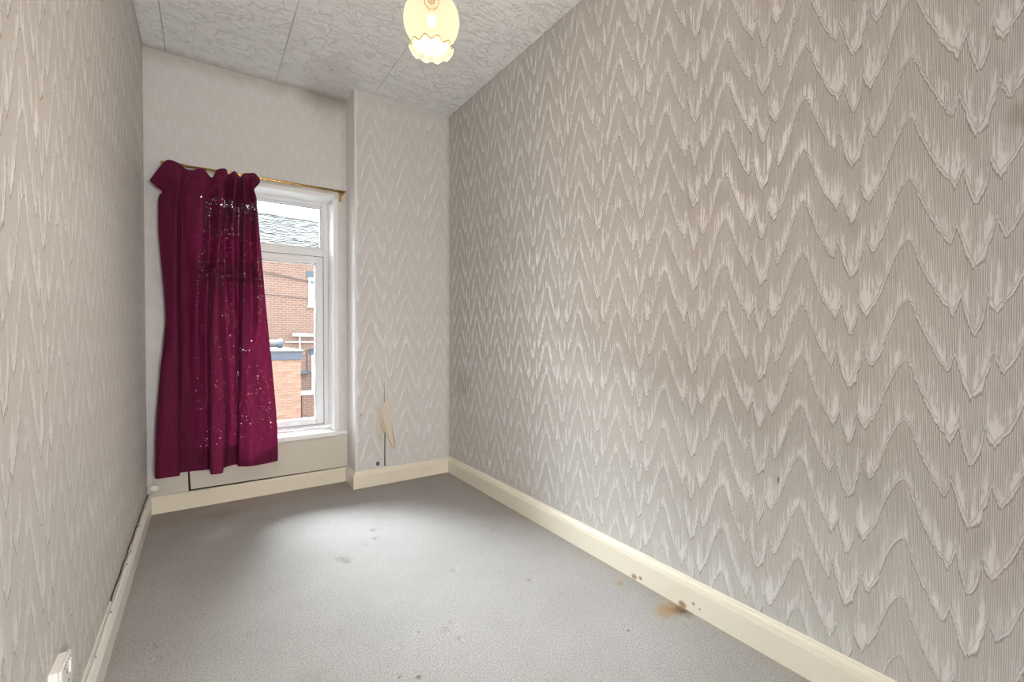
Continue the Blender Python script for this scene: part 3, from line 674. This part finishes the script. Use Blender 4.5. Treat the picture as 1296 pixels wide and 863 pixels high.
# ------------------------------------------------------------------ ceiling lamp
def make_lamp(cx, cy, zc, label, watt, face, tint):
    root = empty('pendant_lamp', (cx, cy, zc)); tag(root, label, 'lamp')
    R = 0.079; n = 96
    rim_z = zc - 0.074
    prof_ = []
    for k in range(17):                                        # globe from top opening to the neck
        a = math.radians(78 - 133 * k / 16.0); prof_.append((R * math.cos(a), zc + R * 0.98 * math.sin(a)))
    prof_ += [(0.0445, zc - 0.0675), (0.047, zc - 0.0705), (0.052, zc - 0.0745), (0.0575, zc - 0.0785), (0.0615, zc - 0.0815)]
    bm = bmesh.new(); rings = []
    for j, (r, z) in enumerate(prof_):
        f = max(0.0, (j - 17) / 4.0); row = []
        for k in range(n):
            t = 2 * math.pi * k / n; w = math.cos(11 * t)
            row.append(bm.verts.new((cx + (r + 0.0022 * f * w) * math.cos(t), cy + (r + 0.0022 * f * w) * math.sin(t), z + 0.0052 * f * w)))
        rings.append(row)
    for a, b in zip(rings, rings[1:]):
        for k in range(n): bm.faces.new((a[k], a[(k + 1) % n], b[(k + 1) % n], b[k]))
    sh = child(finish('glass_shade', bm, M_SHADE, smooth=True), root); tag(sh, 'glowing cream glass globe with a frilled rim')
    bm = bmesh.new(); pts = []
    for k in range(n + 1):
        t = 2 * math.pi * k / n; w = math.cos(11 * t); r = 0.0618 + 0.0022 * w
        pts.append((cx + r * math.cos(t), cy + r * math.sin(t), prof_[-1][1] + 0.0052 * w))
    tube(bm, pts, 0.0011, 6)
    o = finish('gilt_rim', bm, M_GOLD, smooth=True); child(o, root)
    # moulded medallion with a flower
    fx, fy = face; el = math.radians(0)
    nrm = Vector((fx * math.cos(el), fy * math.cos(el), math.sin(el))); e1 = Vector((-fy, fx, 0)); e2 = nrm.cross(e1)
    c0 = Vector((cx, cy, zc)) + nrm * (R * 0.985)
    bm = bmesh.new(); tube(bm, [c0 + (e1 * math.cos(a) * 0.0185 + e2 * math.sin(a) * 0.0205) - nrm * 0.0012 for a in [2 * math.pi * k / 32 for k in range(33)]], 0.0013, 6)
    med = child(finish('medallion', bm, M_MEDAL, smooth=True), root)
    bm = bmesh.new()
    for k in range(6):
        a = 2 * math.pi * k / 6 + 0.3; q = c0 + (e1 * math.cos(a) + e2 * math.sin(a)) * 0.0068 + nrm * 0.0005
        bmesh.ops.create_icosphere(bm, subdivisions=2, radius=0.0032, matrix=Matrix.Translation(q))
    bmesh.ops.create_icosphere(bm, subdivisions=2, radius=0.003, matrix=Matrix.Translation(c0 + nrm * 0.001))
    fl = finish('flower', bm, M_MEDAL, smooth=True); fl.parent = med
    # brass gallery, stem and rose
    zt = zc + R * 0.98 * math.sin(math.radians(74)); bm = bmesh.new()
    lathe(bm, [(0.001, zt + 0.030), (0.016, zt + 0.028), (0.020, zt + 0.016), (0.024, zt + 0.008), (0.025, zt + 0.001), (0.023, zt + 0.001), (0.022, zt + 0.006), (0.001, zt + 0.010)], cx, cy, 32)
    child(finish('gallery', bm, M_BRASS, smooth=True), root)
    bm = bmesh.new(); tube(bm, [(cx, cy, zt + 0.025), (cx, cy, H - 0.03)], 0.0045, 10)
    child(finish('stem', bm, M_BRASS, smooth=True), root)
    bm = bmesh.new(); lathe(bm, [(0.001, H - 0.042), (0.012, H - 0.040), (0.030, H - 0.026), (0.048, H - 0.010), (0.050, H), (0.001, H)], cx, cy, 32)
    child(finish('ceiling_rose', bm, M_BRASS, smooth=True), root)
    bm = bmesh.new()
    lathe(bm, [(0.001, zc - 0.012), (0.010, zc - 0.010), (0.0125, zc + 0.004), (0.0125, zc + 0.070), (0.001, zc + 0.072)], cx, cy, 20)
    child(finish('bulb_holder', bm, M_BULB, smooth=True), root)
    l = bpy.data.lights.new('bulb_light', 'POINT'); l.energy = watt; l.color = tint; l.shadow_soft_size = 0.026 if zc > 1.5 else 0.075
    lo_ = bpy.data.objects.new('bulb_light', l); COL.objects.link(lo_); lo_.location = (cx, cy, zc - 0.045); child(lo_, root)
    return root
M_MEDAL = emis('glowing_gilt_relief', (1.0, 0.60, 0.22), 0.60)  # gilding coloured by emission; the relief itself is no light source
make_lamp(0.808, 1.222, 1.877, 'cream glass globe pendant lamp with frilled gilt rim, lit', LAMP_W, (-0.407, -0.913), (1.0, 0.83, 0.66))
make_lamp(0.66, -1.40, 1.00, 'added unseen pendant lamp on the landing, fill light through the doorway', LANDING_FILL_W, (-0.407, 0.913), (0.95, 0.98, 1.0))  # added lamp out of view, brightens the room through the doorway

# ------------------------------------------------------------------ socket, cable and dark gap strip on the left
sk = empty('wall_socket', (0.0, 1.285, 0.22)); tag(sk, 'white surface mounted wall socket above the side skirting', 'socket')
bm = bmesh.new(); bbox(bm, 0.0, 0.0155, 1.247, 1.325, 0.2275, 0.3055, 0.002, 2); child(finish('back_box', bm, M_PLASTIC), sk)
bm = bmesh.new(); bbox(bm, 0.0158, 0.0215, 1.245, 1.327, 0.2255, 0.3075, 0.0025, 2); child(finish('face_plate', bm, M_PLASTIC), sk)
bm = bmesh.new(); bbox(bm, 0.0210, 0.0245, 1.302, 1.314, 0.270, 0.296, 0.001); child(finish('switch', bm, M_PLASTIC), sk)
for y, z, w, h in ((1.286, 0.283, .004, .010), (1.275, 0.258, .009, .004), (1.297, 0.258, .009, .004)):
    bm = bmesh.new(); bbox(bm, 0.0212, 0.0218, y - w / 2, y + w / 2, z - h / 2, z + h / 2, 0.0002); child(finish('pin_slot', bm, M_DARK), sk)
for y in (1.252, 1.320):
    bm = bmesh.new(); tube(bm, [(0.021, y, 0.2665), (0.0222, y, 0.2665)], 0.0035, 10); child(finish('screw', bm, M_GASKET), sk)
for k in range(5):
    y = 1.262 + 0.011 * k; bm = bmesh.new(); bbox(bm, 0.0212, 0.0219, y, y + 0.004, 0.301, 0.3035, 0.0002); child(finish('vent_slot', bm, M_DARK), sk)

bm = bmesh.new(); rnd = random.Random(5)
pts = [(0.0035 + 0.0012 * math.sin(k * 1.7), 3.085 - k * 0.05, 0.1145 + 0.0015 * math.sin(k * 2.3)) for k in range(24)]
tube(bm, pts, 0.0026, 6)
tag(finish('cable', bm, M_GAPSTRIP, smooth=True), 'thin brown strip standing for the dark gap along the top of the side skirting', 'cable')  # brown tube stands in for the shaded gap between paper and skirting
cb = empty('cable', (0.011, 3.0, 0.11)); tag(cb, 'thin grey white cable clipped along the side skirting', 'cable')
bm = bmesh.new()
pts = [(0.0095 + 0.001 * math.sin(k * 1.1), 3.095 - k * 0.06, 0.1118 + (0.002 if k < 18 else 0.0015) + 0.0012 * math.sin(k * 1.9)) for k in range(40)]
tube(bm, pts, 0.0017, 6); child(finish('wire', bm, M_WIRE, smooth=True), cb)
for y in (2.88, 2.62, 2.33, 2.21, 1.86, 1.62, 1.40):
    bm = bmesh.new(); bbox(bm, 0.0045, 0.0130, y - 0.003, y + 0.003, 0.110, 0.1175, 0.0008); child(finish('cable_clip', bm, M_WIRE), cb)
    bm = bmesh.new(); tube(bm, [(0.0130, y, 0.114), (0.0165, y, 0.114)], 0.0018, 6); child(finish('clip_nail', bm, M_GASKET), cb)
dk = empty('cord_pull', (0.036, 3.075, 0.14)); tag(dk, 'white oval plastic cord end poking up in the corner under the curtain', 'cord')
bm = bmesh.new()
bmesh.ops.create_uvsphere(bm, u_segments=24, v_segments=12, radius=1.0, matrix=Matrix.Translation((0.034, 3.072, 0.150)) @ Matrix.Rotation(0.35, 4, 'Y') @ Matrix.Diagonal((0.0205, 0.007, 0.0175, 1)))
child(finish('disc', bm, M_PLASTIC, smooth=True), dk)
bm = bmesh.new(); tube(bm, [(0.032, 3.072, 0.138), (0.022, 3.080, 0.122), (0.013, 3.090, 0.110), (0.010, 3.095, 0.112)], 0.0013, 6)
child(finish('cord', bm, M_WIRE, smooth=True), dk)

# ------------------------------------------------------------------ outside: back yard and terrace houses
GZ = -2.85
bm = bmesh.new(); box(bm, -25, 40, D + WT + 0.02, 45, GZ - 0.2, GZ)
st(finish('ground', bm, M_YARD), 'grey concrete back yards between the terraces', 'ground')
RZ = math.radians(8); HO = (2.682, 17.0, 0.0)
house = empty('terrace_house', HO, RZ); tag(house, 'red brick terrace with slate roof seen through the window', 'house')
def hpart(name, bm, mat, par=None):
    o = finish(name, bm, mat); o.parent = par or house; return o
EZ = 3.93                    # eaves height
bm = bmesh.new(); box(bm, -9, 14, 0, 7.0, GZ, EZ); hpart('wall', bm, M_HOUSE)
# slate roof: overlapping rows joined into one covering
RD = Vector((0, 3.5, 5.64 - EZ)); sl = RD.length; up = RD.normalized(); nr = Vector((0, -up.z, up.y))
bm = bmesh.new()
for a, b in (((0, -0.25, EZ - 0.12), (0, 3.5, 5.64)), ((0, 3.5, 5.64), (0, 7.25, EZ - 0.12))):
    vsr = [bm.verts.new((x, p[1], p[2] - q)) for q in (0, 0.1) for p in (a, b) for x in (-9.2, 14.2)]
    for f in ((0, 1, 3, 2), (4, 6, 7, 5), (0, 4, 5, 1), (2, 3, 7, 6), (0, 2, 6, 4), (1, 5, 7, 3)): bm.faces.new([vsr[i] for i in f])
roof = hpart('roof', bm, M_SLATE)
bm = bmesh.new(); rs = random.Random(11); gauge = 0.155; base = Vector((0, -0.25, EZ - 0.12)); nrow = int((sl + 0.25) / gauge)
for j in range(nrow + 1):
    for i in range(26):
        x = -2.6 + i * 0.262 + (0.131 if j % 2 else 0); w = 0.127
        l0 = j * gauge + rs.uniform(-0.012, 0.012); l1 = min(l0 + 0.30, sl + 0.27); lift = 0.040 + rs.uniform(0, 0.022)
        A = base + up * l0 + nr * lift; B = base + up * l1 + nr * 0.006
        q = [Vector((x - w, 0, 0)) + A, Vector((x + w, 0, 0)) + A, Vector((x + w, 0, 0)) + B, Vector((x - w, 0, 0)) + B]
        q = [bm.verts.new(v) for v in q] + [bm.verts.new(v - nr * 0.034) for v in q[:2]]
        bm.faces.new(q[:4]); bm.faces.new((q[1], q[0], q[4], q[5]))
o = hpart('slates', bm, M_SLATE, roof); o['kind'] = 'stuff'
ridge_me = None
for i in range(16):
    x = -2.4 + i * 0.45
    if ridge_me is None:
        bm = bmesh.new(); n = 7
        A = [bm.verts.new((-0.215, 0.14 * math.cos(math.pi * k / (n - 1)), 0.10 * math.sin(math.pi * k / (n - 1)))) for k in range(n)]
        B = [bm.verts.new((0.225, v.co.y, v.co.z)) for v in A]
        for k in range(n - 1): bm.faces.new((A[k], A[k + 1], B[k + 1], B[k]))
        bm.faces.new(A[::-1]); bm.faces.new(B)
        o = hpart('ridge_tile', bm, M_SLATE, roof); ridge_me = o.data
    else:
        o = bpy.data.objects.new('ridge_tile', ridge_me); COL.objects.link(o); o.parent = roof
    o.location = (x, 3.5, 5.60 + random.uniform(-0.015, 0.015))
bm = bmesh.new(); tube(bm, [(-9.1, -0.22, EZ - 0.20), (14.1, -0.22, EZ - 0.20)], 0.06, 10); hpart('gutter', bm, M_CABLE)
def house_window(x0, x1, z0, z1, par_lintel=True):
    w = empty('window'); w.parent = house
    bm = bmesh.new(); ring(bm, x0, x1, z0, z1, 0.07, -0.03, 0.04, 0.01); bbox(bm, x0 + 0.07, x1 - 0.07, -0.025, 0.04, (z0 + z1) / 2 - 0.035, (z0 + z1) / 2 + 0.035, 0.01)
    hpart('sash_frame', bm, M_CURTWHITE, w)
    bm = bmesh.new(); box(bm, x0 + 0.05, x1 - 0.05, -0.008, 0.0, z0 + 0.05, (z0 + z1) / 2); hpart('pane', bm, M_HGLASS, w)
    bm = bmesh.new(); box(bm, x0 + 0.05, x1 - 0.05, -0.008, 0.0, (z0 + z1) / 2, z1 - 0.05); hpart('pane', bm, M_HGLASS, w)
    bm = bmesh.new(); bbox(bm, x0 - 0.06, x1 + 0.06, -0.09, 0.03, z0 - 0.08, z0, 0.01); hpart('sill', bm, M_STONE, w)
    if par_lintel:
        bm = bmesh.new(); bbox(bm, x0 - 0.07, x1 + 0.07, -0.02, 0.03, z1, z1 + 0.215, 0.006); hpart('lintel', bm, M_LINTEL, w)
house_window(0.575, 1.50, 1.915, 2.89)
house_window(0.665, 1.55, -1.10, 0.20)
house_window(3.6, 4.6, 1.915, 2.89); house_window(3.6, 4.6, -1.10, 0.20); house_window(-4.4, -3.4, 1.915, 2.89)
bm = bmesh.new(); tube(bm, [(0.03, -0.10, 0.905), (1.9, -0.10, 0.835)], 0.062, 10); hpart('waste_pipe', bm, M_WHITEPVC)
bm = bmesh.new(); tube(bm, [(-0.20, -0.07, 0.660), (1.9, -0.07, 0.630)], 0.026, 8); hpart('waste_pipe', bm, M_WHITEPVC)
bm = bmesh.new(); tube(bm, [(0.265, -0.07, 0.88), (0.265, -0.07, 0.10)], 0.022, 8); hpart('waste_pipe', bm, M_WHITEPVC)
bm = bmesh.new(); tube(bm, [(0.52, -0.03, 0.36), (0.52, -0.03, -0.35), (0.49, -0.03, -0.40)], 0.014, 6); tube(bm, [(0.52, -0.03, 0.36), (0.9, -0.03, 0.40)], 0.014, 6); hpart('wall_cable', bm, M_CABLE)
bm = bmesh.new(); bbox(bm, 0.22, 0.50, -0.16, 0.02, -0.47, -0.36, 0.02); bbox(bm, 0.36, 0.62, -0.10, 0.02, -0.42, -0.38, 0.01); hpart('bracket_box', bm, M_LINTEL)
# outbuilding
ob = empty('outbuilding', (1.70, 13.0, GZ)); tag(ob, 'orange brick outbuilding with lead fascia and flat pale roof', 'outbuilding')
OBX0, OBX1, OBT = 1.00, 2.355, 0.27
bm = bmesh.new(); box(bm, OBX0 + 0.012, OBX1 - 0.012, 13.012, 15.4, GZ, OBT); child(finish('wall', bm, M_MORTAR), ob)
def brick_mesh(w):
    b = bmesh.new(); box(b, 0, w, 0, 0.05, 0, 0.065); bmesh.ops.recalc_face_normals(b, faces=b.faces)
    me = bpy.data.meshes.new('brick'); b.to_mesh(me); b.free(); me.materials.append(M_BRICK); return me
bw, bh = 0.225, 0.0752
meF, meH, meT = brick_mesh(bw - 0.012), brick_mesh(bw / 2 - 0.012), brick_mesh(0.10 - 0.012)
rows_ = int((OBT - GZ) / bh)
for j in range(rows_):
    z = OBT - (j + 1) * bh + 0.005; x = OBX1; first = (j % 2 == 1)
    while x > OBX0 + 0.06:
        w = bw / 2 if first else bw; first = False
        if x - w < OBX0: break
        o = bpy.data.objects.new('brick', meH if w < bw else meF); COL.objects.link(o)
        o.location = (x - w, 13.0 + random.uniform(-0.002, 0.002), z); child(o, ob); x -= w
bm = bmesh.new(); bbox(bm, OBX0 - 0.03, OBX1 + 0.035, 12.96, 15.45, OBT, OBT + 0.205, 0.01); child(finish('fascia', bm, M_LEAD), ob)
bm = bmesh.new()
slabz = OBT + 0.205
vsr = [(OBX0 - 0.05, 12.93, slabz), (OBX1 + 0.055, 12.93, slabz), (OBX1 + 0.055, 15.5, slabz), (OBX0 - 0.05, 15.5, slabz),
       (OBX0 - 0.05, 12.93, slabz + 0.045), (OBX1 + 0.055, 12.93, slabz + 0.045), (OBX1 - 0.05, 15.5, slabz + 0.06), (OBX0 - 0.05, 15.5, slabz + 0.16)]
vsr = [bm.verts.new(v) for v in vsr]
for f in ((0, 3, 2, 1), (4, 5, 6, 7), (0, 1, 5, 4), (1, 2, 6, 5), (2, 3, 7, 6), (3, 0, 4, 7)): bm.faces.new([vsr[i] for i in f])
child(finish('roof', bm, M_FELT), ob)
bm = bmesh.new(); tube(bm, [(1.2, 13.9, slabz + 0.20), (1.93, 13.9, slabz + 0.20)], 0.10, 12); child(finish('vent_duct', bm, M_FELT), ob)
bm = bmesh.new(); tube(bm, [(1.92, 13.9, slabz + 0.20), (2.03, 13.9, slabz + 0.20)], 0.125, 12); child(finish('vent_cap', bm, M_LINTEL), ob)
# yard wall with white coping
yw = empty('yard_wall', (3.5, 14.6, GZ)); tag(yw, 'red brick yard wall with white coping beside the outbuilding', 'wall')
bm = bmesh.new(); box(bm, 2.62, 6.5, 14.52, 14.75, GZ, -0.87); child(finish('wall', bm, M_HOUSE), yw)
bm = bmesh.new(); bbox(bm, 2.58, 6.54, 14.47, 14.80, -0.87, -0.775, 0.012); child(finish('coping', bm, M_STONE), yw)
# lines strung along the house front and over the slates
def line(pts, r=0.010):
    bm = bmesh.new(); tube(bm, spline([Vector(p) for p in pts], 5), r, 6); hpart('strung_cable', bm, M_CABLE)
line([(-9.0, -0.05, 4.10), (-0.868, -0.05, 2.971), (0.558, -0.05, 2.762), (6.0, -0.05, 2.20)])
line([(-9.0, -0.05, 3.80), (-0.869, -0.05, 2.894), (0.558, -0.05, 2.721), (6.0, -0.05, 2.15)], 0.008)
line([(-9.0, -0.05, 2.80), (-0.804, -0.05, 2.231), (0.425, -0.05, 2.154), (0.57, -0.05, 2.15)])
line([(-5.0, 2.85, 5.42), (-0.678, 0.926, 4.47), (1.038, 0.163, 4.10), (1.4, 0.0, 4.02)], 0.012)
